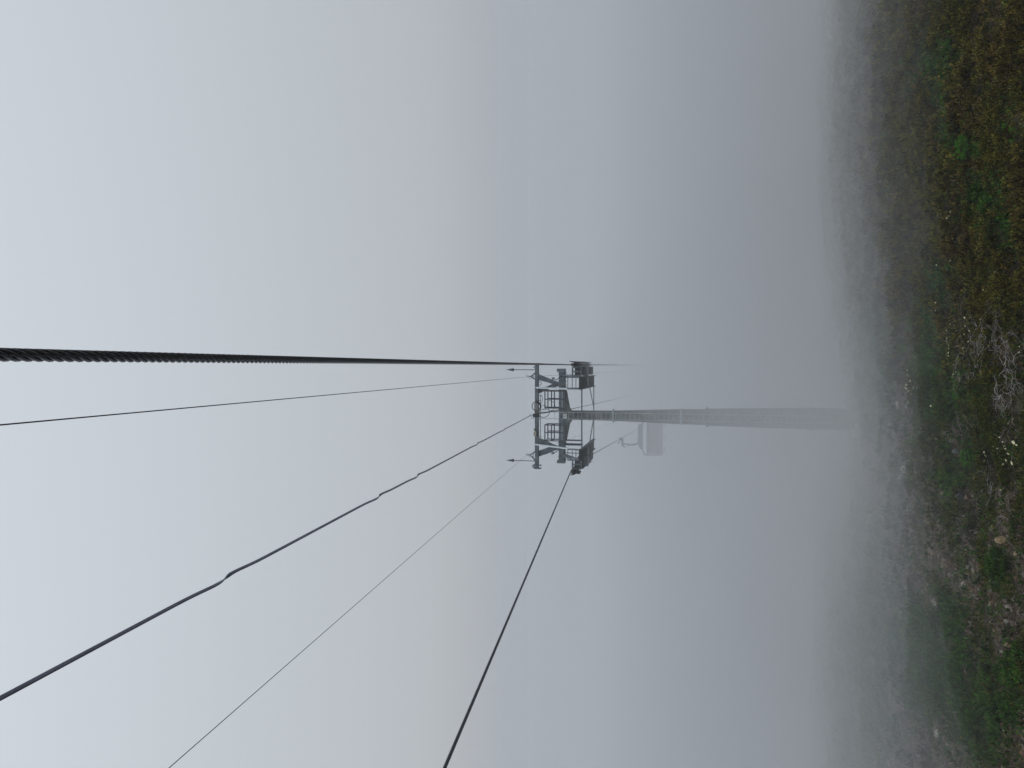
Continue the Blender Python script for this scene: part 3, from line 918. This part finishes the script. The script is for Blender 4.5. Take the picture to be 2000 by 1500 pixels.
def leaves(px, py, pz, nleaf, l, wd, hgt, spread, col, cv, up=0.5):
    """sprigs of small leaves: returns vertices, quads, tints"""
    n = len(px)
    P_ = np.repeat(np.stack([px, py, pz], 1), nleaf, 0)
    C_ = np.repeat(col, nleaf, 0)
    m = n * nleaf
    a = rng.random(m) * 2 * np.pi; k = rng.random(m)
    hh = np.repeat(hgt, nleaf)
    off = np.stack([np.cos(a) * spread * rng.random(m), np.sin(a) * spread * rng.random(m), hh * k], 1)
    el = (rng.random(m) * 1.1 + up - 0.35)
    d = np.stack([np.cos(a) * np.cos(el), np.sin(a) * np.cos(el), np.sin(el)], 1)
    sd = np.stack([-np.sin(a), np.cos(a), rng.normal(0, 0.4, m)], 1); sd /= np.linalg.norm(sd, axis=1)[:, None]
    L_ = (l * (0.6 + 0.8 * rng.random(m)))[:, None]; W_ = (wd * (0.7 + 0.6 * rng.random(m)))[:, None]
    b0 = P_ + off
    v = np.stack([b0, b0 + d * L_ * 0.5 + sd * W_ * 0.5, b0 + d * L_, b0 + d * L_ * 0.5 - sd * W_ * 0.5], 1).reshape(-1, 3)
    q = np.arange(m * 4).reshape(-1, 4)
    tt = np.clip(C_ * (1 + cv * (rng.random((m, 1)) * 2 - 1)) * (1 + 0.12 * rng.normal(0, 1, (m, 3))), 0.004, 0.9)
    return v, q, np.repeat(tt, 4, 0)
class Acc:
    def __init__(s): s.v = []; s.q = []; s.t = []; s.n = 0
    def add(s, v, q, t_):
        s.v.append(v); s.q.append(q + s.n); s.t.append(t_); s.n += len(v)
    def build(s, name, m, label, cat):
        me = np_mesh(name, np.concatenate(s.v), np.concatenate(s.q), np.concatenate(s.t))
        return tag(link(name, me, None, m), label, cat, kind='stuff')
def mixc(a, b, t_): return a[None] * (1 - t_[:, None]) + b[None] * t_[:, None]
A3 = lambda *c: np.array(c, float)
OLIVE, RUST, DKG, GRN, DRY, BRN = A3(0.105, 0.098, 0.016), A3(0.092, 0.056, 0.016), A3(0.018, 0.030, 0.009), A3(0.026, 0.068, 0.008), A3(0.15, 0.13, 0.08), A3(0.05, 0.032, 0.022)
hea, grn, drk = Acc(), Acc(), Acc()
zones = ((6.5, 11.5, 1.0, 80000), (11.0, 18.0, 1.6, 60000), (17.0, 40.0, 3.2, 36000))
for y0, y1, sc_, n in zones:
    x, y = scatter(n, y0, y1)
    h, g, dk, st, nA, nB, u, v = layout(x, y)
    r0 = rng.random(n); cl = fbm(x * 2.6, y * 2.6, 2, 91)      # clumps and bare gaps
    hum = np.clip((cl - 0.36) * 2.2, 0, 1)
    # heath
    k = (r0 < h * (0.25 + 0.9 * hum) * (1 - 0.8 * g)) 
    X_, Y_ = x[k], y[k]
    Z_ = ground_z(X_, Y_) + 0.16 * hum[k] - 0.02
    tcol = np.clip(fbm(X_ / 0.8, Y_ / 0.8, 2, 33) * 2 - 0.55, 0, 1)
    col = mixc(OLIVE, RUST, tcol * 0.6) * (0.12 + 1.25 * rng.random(k.sum()) ** 1.6)[:, None] * (0.6 + 0.8 * nB[k])[:, None]
    hea.add(*leaves(X_, Y_, Z_, 11, 0.032 * sc_ ** 0.8, 0.018 * sc_ ** 0.8, 0.03 + 0.07 * rng.random(k.sum()) * sc_ ** 0.5, 0.035 * sc_ ** 0.7, col, 0.35, 0.7))
    # dark shrub
    k = (rng.random(n) < dk * (0.15 + 0.9 * hum) * (1 - h * 0.4) * (1 - g * 0.6) * (1 - st * 0.5)) | (rng.random(n) < 0.34 * (1 - h) * (1 - 0.55 * st) * hum)
    X_, Y_ = x[k], y[k]
    Z_ = ground_z(X_, Y_) + 0.14 * hum[k] - 0.02
    col = mixc(DKG, OLIVE * 0.7, np.clip(rng.random(k.sum()) * 0.8, 0, 1)) * (0.3 + 1.2 * rng.random(k.sum()))[:, None] * (0.6 + 0.8 * nB[k])[:, None]
    drk.add(*leaves(X_, Y_, Z_, 11, 0.034 * sc_ ** 0.8, 0.017 * sc_ ** 0.8, 0.02 + 0.07 * rng.random(k.sum()), 0.035 * sc_ ** 0.7, col, 0.4, 0.5))
    # green herbs
    k = rng.random(n) < g * (0.3 + 0.6 * hum) + 0.015
    X_, Y_ = x[k], y[k]
    Z_ = ground_z(X_, Y_) + 0.08 * hum[k]
    col = mixc(GRN, DKG, np.clip(rng.random(k.sum()) * 0.7, 0, 1)) * (0.35 + 1.1 * rng.random(k.sum()))[:, None] * (0.6 + 0.8 * nB[k])[:, None]
    grn.add(*leaves(X_, Y_, Z_, 9, 0.052 * sc_ ** 0.7, 0.032 * sc_ ** 0.7, 0.02 + 0.06 * rng.random(k.sum()), 0.05 * sc_ ** 0.6, col, 0.4, 0.35))
hea.build('heather', M['leaf'], 'low olive and rusty heather covering the slope', 'heather')
drk.build('dark_undergrowth', M['leaf'], 'dark green low shrubs matted over the slope', 'undergrowth')
grn.build('green_herbs', M['leaf'], 'patches of fresh green broad herbs among the heather', 'herbs')
# dry grass blades and litter
lit = Acc()
for y0, y1, sc_, n in ((6.5, 12, 1.0, 26000), (11.5, 20, 1.6, 20000)):
    x, y = scatter(n, y0, y1); h, g, dk, st, nA, nB, u, v = layout(x, y)
    k = rng.random(n) < 0.18 + 0.5 * st + 0.25 * dk
    x, y = x[k], y[k]; m = len(x)
    col = mixc(BRN * 2.2, DRY, rng.random(m) ** 2) * (0.5 + rng.random(m))[:, None]
    lit.add(*leaves(x, y, ground_z(x, y) + 0.01, 3, 0.07 * sc_ ** 0.6, 0.006 * sc_, 0.03 * np.ones(m), 0.06, col, 0.4, 0.15))
lit.build('dry_litter', M['leaf'], 'dry grass blades and litter lying on the soil', 'litter')
# loose stones too many to count
def stones(n, y0, y1, smin, smax):
    x, y = scatter(n, y0, y1)
    h, g, dk, st, nA, nB, u, v = layout(x, y)
    k = rng.random(n) < np.clip(st * (0.25 + 1.1 * sstep(0.42, 0.6, nB)), 0.015, 1)
    x, y = x[k], y[k]; m = len(x)
    s_ = smin * (smax / smin) ** (rng.random(m) ** 2.2)
    oc = np.array([[1, 0, 0], [0, 1, 0], [-1, 0, 0], [0, -1, 0], [0, 0, 1], [0, 0, -1], [.6, .6, .5], [-.6, .6, .45], [-.6, -.6, .5], [.6, -.6, .45]], float)
    tri = np.array([[0, 6, 9], [1, 7, 6], [2, 8, 7], [3, 9, 8], [4, 6, 7], [4, 7, 8], [4, 8, 9], [4, 9, 6], [0, 1, 6], [1, 2, 7], [2, 3, 8], [3, 0, 9], [5, 1, 0], [5, 2, 1], [5, 3, 2], [5, 0, 3]])
    V = oc[None] * (0.65 + 0.6 * rng.random((m, 10, 1)))
    a = rng.random(m) * 2 * np.pi; el = 0.6 + 1.0 * rng.random(m)
    V = V * np.stack([el, 0.55 + 0.5 * rng.random(m), 0.3 + 0.45 * rng.random(m)], 1)[:, None]
    ca_, sa = np.cos(a)[:, None], np.sin(a)[:, None]
    V = np.stack([V[..., 0] * ca_ - V[..., 1] * sa, V[..., 0] * sa + V[..., 1] * ca_, V[..., 2] + V[..., 0] * rng.normal(0, 0.35, (m, 1))], -1) * s_[:, None, None] * 0.5
    V += np.stack([x, y, ground_z(x, y) + s_ * 0.08], 1)[:, None]
    T_ = (np.arange(m) * 10)[:, None, None] + tri[None]
    base = mixc(A3(0.13, 0.12, 0.105), A3(0.24, 0.215, 0.17), rng.random(m)); ru = rng.random(m) < 0.2
    base[ru] = A3(0.15, 0.095, 0.06)
    base *= (0.45 + 0.75 * rng.random(m))[:, None]
    return V.reshape(-1, 3), T_.reshape(-1, 3), np.repeat(base, 10, 0)
gr = Acc()
gr.add(*stones(26000, 6.5, 13, 0.012, 0.11))
gr.add(*stones(22000, 12, 26, 0.03, 0.16))
gr.build('loose_stones', mat('loose_stone', (0.2, 0.2, 0.18), 0.9, spec=0.2, attr='tint', bump=0.3, bscale=40), 'grey and rusty loose stones scattered over the bare soil', 'stones')

# ---------------------------------------------------------------- rocks one can tell apart
M['rock'] = mat('grey_rock', (0.21, 0.205, 0.18), 0.9, 0, 0.5, 16, (0.36, 0.35, 0.29), 0.5, 40)
M['rock_dark'] = mat('dark_slate', (0.09, 0.11, 0.105), 0.8, 0, 0.4, 14, (0.15, 0.165, 0.16), 0.4, 40)
M['rock_rust'] = mat('rusty_rock', (0.20, 0.13, 0.07), 0.9, 0, 0.5, 14, (0.40, 0.32, 0.19), 0.5, 40)
def rock(u, v, wv, wu, m, label, rot=0.0):
    x, y = on_ground(u, v)
    sxx = wv / F * y / 2; sz = wu / F * y / 2 * 1.15
    bm = bmesh.new(); bmesh.ops.create_icosphere(bm, subdivisions=2, radius=1)
    r_ = random.Random(int(u * 7 + v))
    cuts = [(Vector((r_.uniform(-1, 1), r_.uniform(-1, 1), r_.uniform(-0.6, 1))).normalized(), r_.uniform(0.5, 0.8)) for _ in range(11)]
    for p in bm.verts:
        for n_, d_ in cuts:
            e_ = p.co.dot(n_) - d_
            if e_ > 0: p.co -= n_ * e_
        p.co = Vector((p.co.x * sxx * 1.5, p.co.y * sxx * 1.2, p.co.z * sz * 1.5))
    me = bpy.data.meshes.new('rock'); bm.to_mesh(me); bm.free()
    o = link('rock', me, None, m)
    o.location = (x, y, G(x, y) + sz * 0.8); o.rotation_euler = (r_.uniform(-.3, .3), rot, r_.uniform(0, 3))
    return tag(o, label, 'rock', 'single rocks lying on the slope')
for u, v, a_, b_, m_, lab in RK: rock(u, v, a_, b_, M[m_], lab)

# ---------------------------------------------------------------- cream flowers
def flower_meshes():
    pm = MB(); n = 6
    for k in range(n):
        a = 2 * math.pi * k / n; ca_, sa = math.cos(a), math.sin(a)
        prof_ = [(0.08, 0.0, 0.0), (0.45, 0.30, 0.05), (0.85, 0.30, 0.12), (1.0, 0.0, 0.16), (0.85, -0.30, 0.12), (0.45, -0.30, 0.05), (0.55, 0, 0.0)]
        vs = [(r_ * ca_ - t_ * sa, r_ * sa + t_ * ca_, z + 0.03 * (k % 2)) for r_, t_, z in prof_]
        pm.add(vs, [(0, 1, 6), (1, 2, 6), (2, 3, 6), (3, 4, 6), (4, 5, 6), (5, 0, 6)])
    pe = bpy.data.meshes.new('petals'); pe.from_pydata(pm.v, [], pm.f); pe.materials.append(M['petal'])
    q = MB().tube([(0, 0, 0.0), (0, 0, 0.14), (0, 0, 0.2)], [0.24, 0.2, 0.08], 8)
    st = bpy.data.meshes.new('stamens'); st.from_pydata(q.v, [], q.f); st.materials.append(M['stamen'])
    q = MB().tube([(0, 0, 0), (0.3, 0.2, -2.5), (0.2, 0.3, -5.5)], 0.09, 5)
    sm = bpy.data.meshes.new('stem'); sm.from_pydata(q.v, [], q.f); sm.materials.append(M['stem'])
    return pe, st, sm
FM_ = flower_meshes()
def flower(u, v, px, label):
    y = 4.0
    while (1000 - u) / F * y > G((750 - v) / F * y, y) + 0.19: y += 0.03
    x = (750 - v) / F * y
    r_ = px / F * y / 2 * 1.12
    o = bpy.data.objects.new('cream_flower', None); o.empty_display_size = 0.02; sc.collection.objects.link(o)
    o.location = P(u, v, y)
    o.rotation_euler = (random.uniform(0.0, 1.0), random.uniform(-0.4, 0.4), random.uniform(0, 6))
    o.scale = (r_, r_, r_)
    tag(o, label, 'flower', 'cream flowers on the slope')
    for me in FM_:
        c_ = bpy.data.objects.new(me.name.split('.')[0], me); sc.collection.objects.link(c_); c_.parent = o
rowA = [(1848.5, 645), (1850, 650), (1849, 661), (1848, 666), (1850.5, 668.5), (1853, 674.5), (1853, 681), (1848.5, 687), (1852, 689.5), (1849, 692), (1852, 695)]
heathF = [(1855, 632.5), (1865.5, 648), (1883, 653), (1885, 637), (1895, 620), (1894.5, 611), (1884, 603), (1892, 601), (1914.5, 603), (1925, 607), (1920, 566), (1920, 576), (1949, 581.5),
          (1914, 624), (1875.5, 623.5), (1850, 579), (1846, 595), (1827, 591), (1827, 606.5), (1872, 578), (1869, 676), (1891, 667), (1893, 646), (1881, 680)]
edgeF = [(1991, 677), (1990, 688), (1862, 731), (1862.5, 736.5), (1867, 726.7), (1862.5, 713)]
farF = [(1773, 719.5), (1772, 723), (1773, 732), (1774, 737), (1770.5, 740.5), (1778, 744), (1770, 752), (1768, 757), (1770.5, 759), (1775, 763), (1774, 766.5), (1780, 770), (1795, 774)]
shrubF = [(1985, 869), (1958, 863), (1961, 871.5), (1963.5, 876.4), (1948, 876), (1939.6, 880), (1936.6, 886), (1948.5, 886), (1940, 872), (1952, 854), (1938, 856.5), (1956.4, 896.4), (1964, 897.5),
          (1965, 899.6), (1959, 906.6), (1923, 888.6), (1926, 890.6), (1922.6, 899.6), (1922, 883.4), (1954, 957)]
upF = [(1852.5, 422), (1849, 426), (1856, 414), (1803, 469.5), (1860, 466), (1849, 498), (1856, 509), (1829, 517.5), (1849, 526), (1666, 529), (1889, 902.4), (1888, 904.4), (1895, 934), (1901, 934), (1818, 793)]
ORD = 'first second third fourth fifth sixth seventh eighth ninth tenth eleventh twelfth thirteenth fourteenth fifteenth sixteenth seventeenth eighteenth nineteenth twentieth twenty-first twenty-second twenty-third twenty-fourth'.split()
for L_, px, lab in ((rowA, 2.6, 'tiny cream flower from the top in the tight row above the dead branches'), (heathF, 2.6, 'tiny cream flower from the top of those scattered in the dark heather'),
                    (edgeF, 2.4, 'tiny cream flower from the top of those beside the dead branches'), (farF, 3.2, 'cream flower from the top in the hazy arc above the green patch'),
                    (shrubF, 3.0, 'small cream flower from the top among those near the three large ones'), (upF[:9], 2.4, 'tiny cream flower from the top in the brown heather'), (upF[10:14], 2.2, 'tiny cream flower from the top on soil by the slate slab')):
    for i, (u, v) in enumerate(sorted(L_, key=lambda p: p[1])): flower(u, v, px * random.uniform(0.8, 1.25), ORD[i] + ' ' + lab)
flower(1979.6, 864, 7.5, 'largest cream flower, open, beside the twigs at the picture edge')
flower(1969, 886, 5.2, 'medium cream flower with dark centre between the two largest flowers')
flower(1976.4, 904.4, 7.0, 'large cream flower with a notch, farther from the dead branches')
flower(1884, 620.5, 4.0, 'brightest cream flower in the dark heather above the dead branches')
flower(1784, 757, 5.0, 'pair-like larger cream flower just below the hazy flower arc')
flower(1818, 793, 3.6, 'lone white flower below the end of the hazy flower arc')

# ---------------------------------------------------------------- dead branches
def branchwork(u0, v0, du, dv, n, r0, seg, label, lift=0.14, name='dead_branches', m='wood', spread=0.9, seed=1, dirn=None):
    r_ = random.Random(seed)
    q = MB()
    def grow(p, ang, r, ln, depth):
        pts_ = [p.copy()]; rs_ = [r]; a = ang; z = 0
        k = max(3, int(ln / 0.05))
        h = p.z - G(p.x, p.y)
        for i in range(k):
            a += r_.gauss(0, 0.28)
            h = max(0.03, h + r_.gauss(0.0, 0.02))
            p = Vector((p.x + math.cos(a) * 0.05, p.y + math.sin(a) * 0.05, 0)); p.z = G(p.x, p.y) + h
            pts_.append(p.copy()); rs_.append(max(0.0016, r * (1 - 0.75 * (i + 1) / k)))
            if depth > 0 and r_.random() < 0.30:
                grow(p.copy(), a + r_.choice((-1, 1)) * r_.uniform(0.4, 1.1), rs_[-1] * 0.75, ln * r_.uniform(0.35, 0.7), depth - 1)
        q.tube(pts_, rs_, 5)
    for i in range(n):
        x, y = on_ground(u0 + r_.uniform(-du, du), v0 + r_.uniform(-dv, dv))
        p = Vector((x, y, G(x, y) + r_.uniform(0.04, lift + 0.03)))
        a = r_.uniform(0, 6.28) if dirn is None else dirn + r_.gauss(0, spread)
        grow(p, a, r0 * r_.uniform(0.5, 1.1), seg * r_.uniform(0.5, 1.3), 2)
    o = q.build(name, M[m], None, smooth=True)
    return tag(o, label, 'dead branches', 'bleached dead branches on the slope')
branchwork(1950, 668, 36, 27, 15, 0.0048, 0.5, 'densest tangle of bleached dead branches in the middle of the slope', 0.2, seed=3, dirn=-1.4, spread=0.7)
branchwork(1930, 655, 34, 24, 20, 0.0034, 0.55, 'grey brush of fine twigs fanning out from the densest branch tangle', 0.2, seed=5, dirn=1.7, spread=0.5, m='twig')
branchwork(1900, 697, 8, 6, 4, 0.007, 0.5, 'pale forked branch reaching up the slope toward the green patch', 0.2, seed=8, dirn=2.4, spread=0.25)
branchwork(1916, 722, 16, 12, 6, 0.005, 0.35, 'thin pale branches just below the pale forked branch', 0.15, seed=12)
branchwork(1985, 728, 14, 16, 9, 0.0055, 0.42, 'bleached branch tangle at the picture edge beside the densest tangle', 0.18, seed=14, dirn=-1.2, spread=0.8)
branchwork(1985, 765, 12, 10, 4, 0.008, 0.45, 'thick curled pale branch at the picture edge', 0.16, seed=17)
branchwork(1912, 838, 22, 16, 26, 0.0032, 0.3, 'rounded grey bush of bare fine twigs next to the pale square rock', 0.2, seed=21, m='twig', dirn=1.2, spread=0.9)
branchwork(1944, 948, 18, 10, 12, 0.004, 0.3, 'spray of fine pale twigs beyond the three large flowers', 0.15, seed=25)
branchwork(1988, 1012, 8, 8, 3, 0.006, 0.32, 'thin forked white twig above the splintered brown rock', 0.1, seed=27)
branchwork(1985, 850, 10, 24, 10, 0.006, 0.3, 'dark brown twigs at the picture edge under the largest flower', 0.12, seed=31, m='twig')
branchwork(1935, 1300, 14, 20, 3, 0.005, 0.45, 'long thin pale twig lying on the far stony soil', 0.06, seed=33)
branchwork(1960, 600, 14, 20, 10, 0.0035, 0.3, 'sparse grey twigs between the lone grey rock and the densest tangle', 0.15, seed=35, m='twig')
branchwork(1898, 612, 12, 14, 6, 0.0035, 0.25, 'few grey twigs among the tiny flowers of the heather', 0.15, seed=37, m='twig')
# broad-leaved plant in the heather
def broad_plant(u, v, n, r_, label, seed):
    rr = random.Random(seed); x, y = on_ground(u, v)
    o = empty('leafy_plant', label, 'plant', Matrix.Translation((x, y, G(x, y) + 0.08)), 'broad-leaved green plants')
    q = MB(); s_ = MB()
    for i in range(n):
        a = rr.uniform(0, 6.28); d = r_ * math.sqrt(rr.random()); el = rr.uniform(-0.2, 0.6); l = rr.uniform(0.04, 0.07); w_ = l * 0.42
        b_ = Vector((math.cos(a) * d, math.sin(a) * d, 0.14 - d * 0.25 + rr.uniform(-.03, .03)))
        a += rr.uniform(-.6, .6)
        D = Vector((math.cos(a) * math.cos(el), math.sin(a) * math.cos(el), math.sin(el))); S_ = Vector((-math.sin(a), math.cos(a), rr.uniform(-.3, .3)))
        q.add([b_, b_ + D * l * .35 + S_ * w_ * .8, b_ + D * l * .75 + S_ * w_ * .6, b_ + D * l - Vector((0, 0, l * .1)), b_ + D * l * .75 - S_ * w_ * .6, b_ + D * l * .35 - S_ * w_ * .8], [(0, 1, 2, 3), (0, 3, 4, 5)])
        s_.tube([(0, 0, -0.1), tuple(b_)], 0.002, 4)
    q.build('leaves', M['broad'], o); s_.build('stems', M['stem'], o)
broad_plant(1905, 287, 60, 0.14, 'bright green broad-leaved plant standing alone in the brown heather', 1)
broad_plant(1912, 893, 60, 0.12, 'bright green leafy clump between the slate slab and the flowering shrubs', 2)
broad_plant(1893, 765, 60, 0.12, 'bright green leafy clump below the pale branches near the green patch', 3)
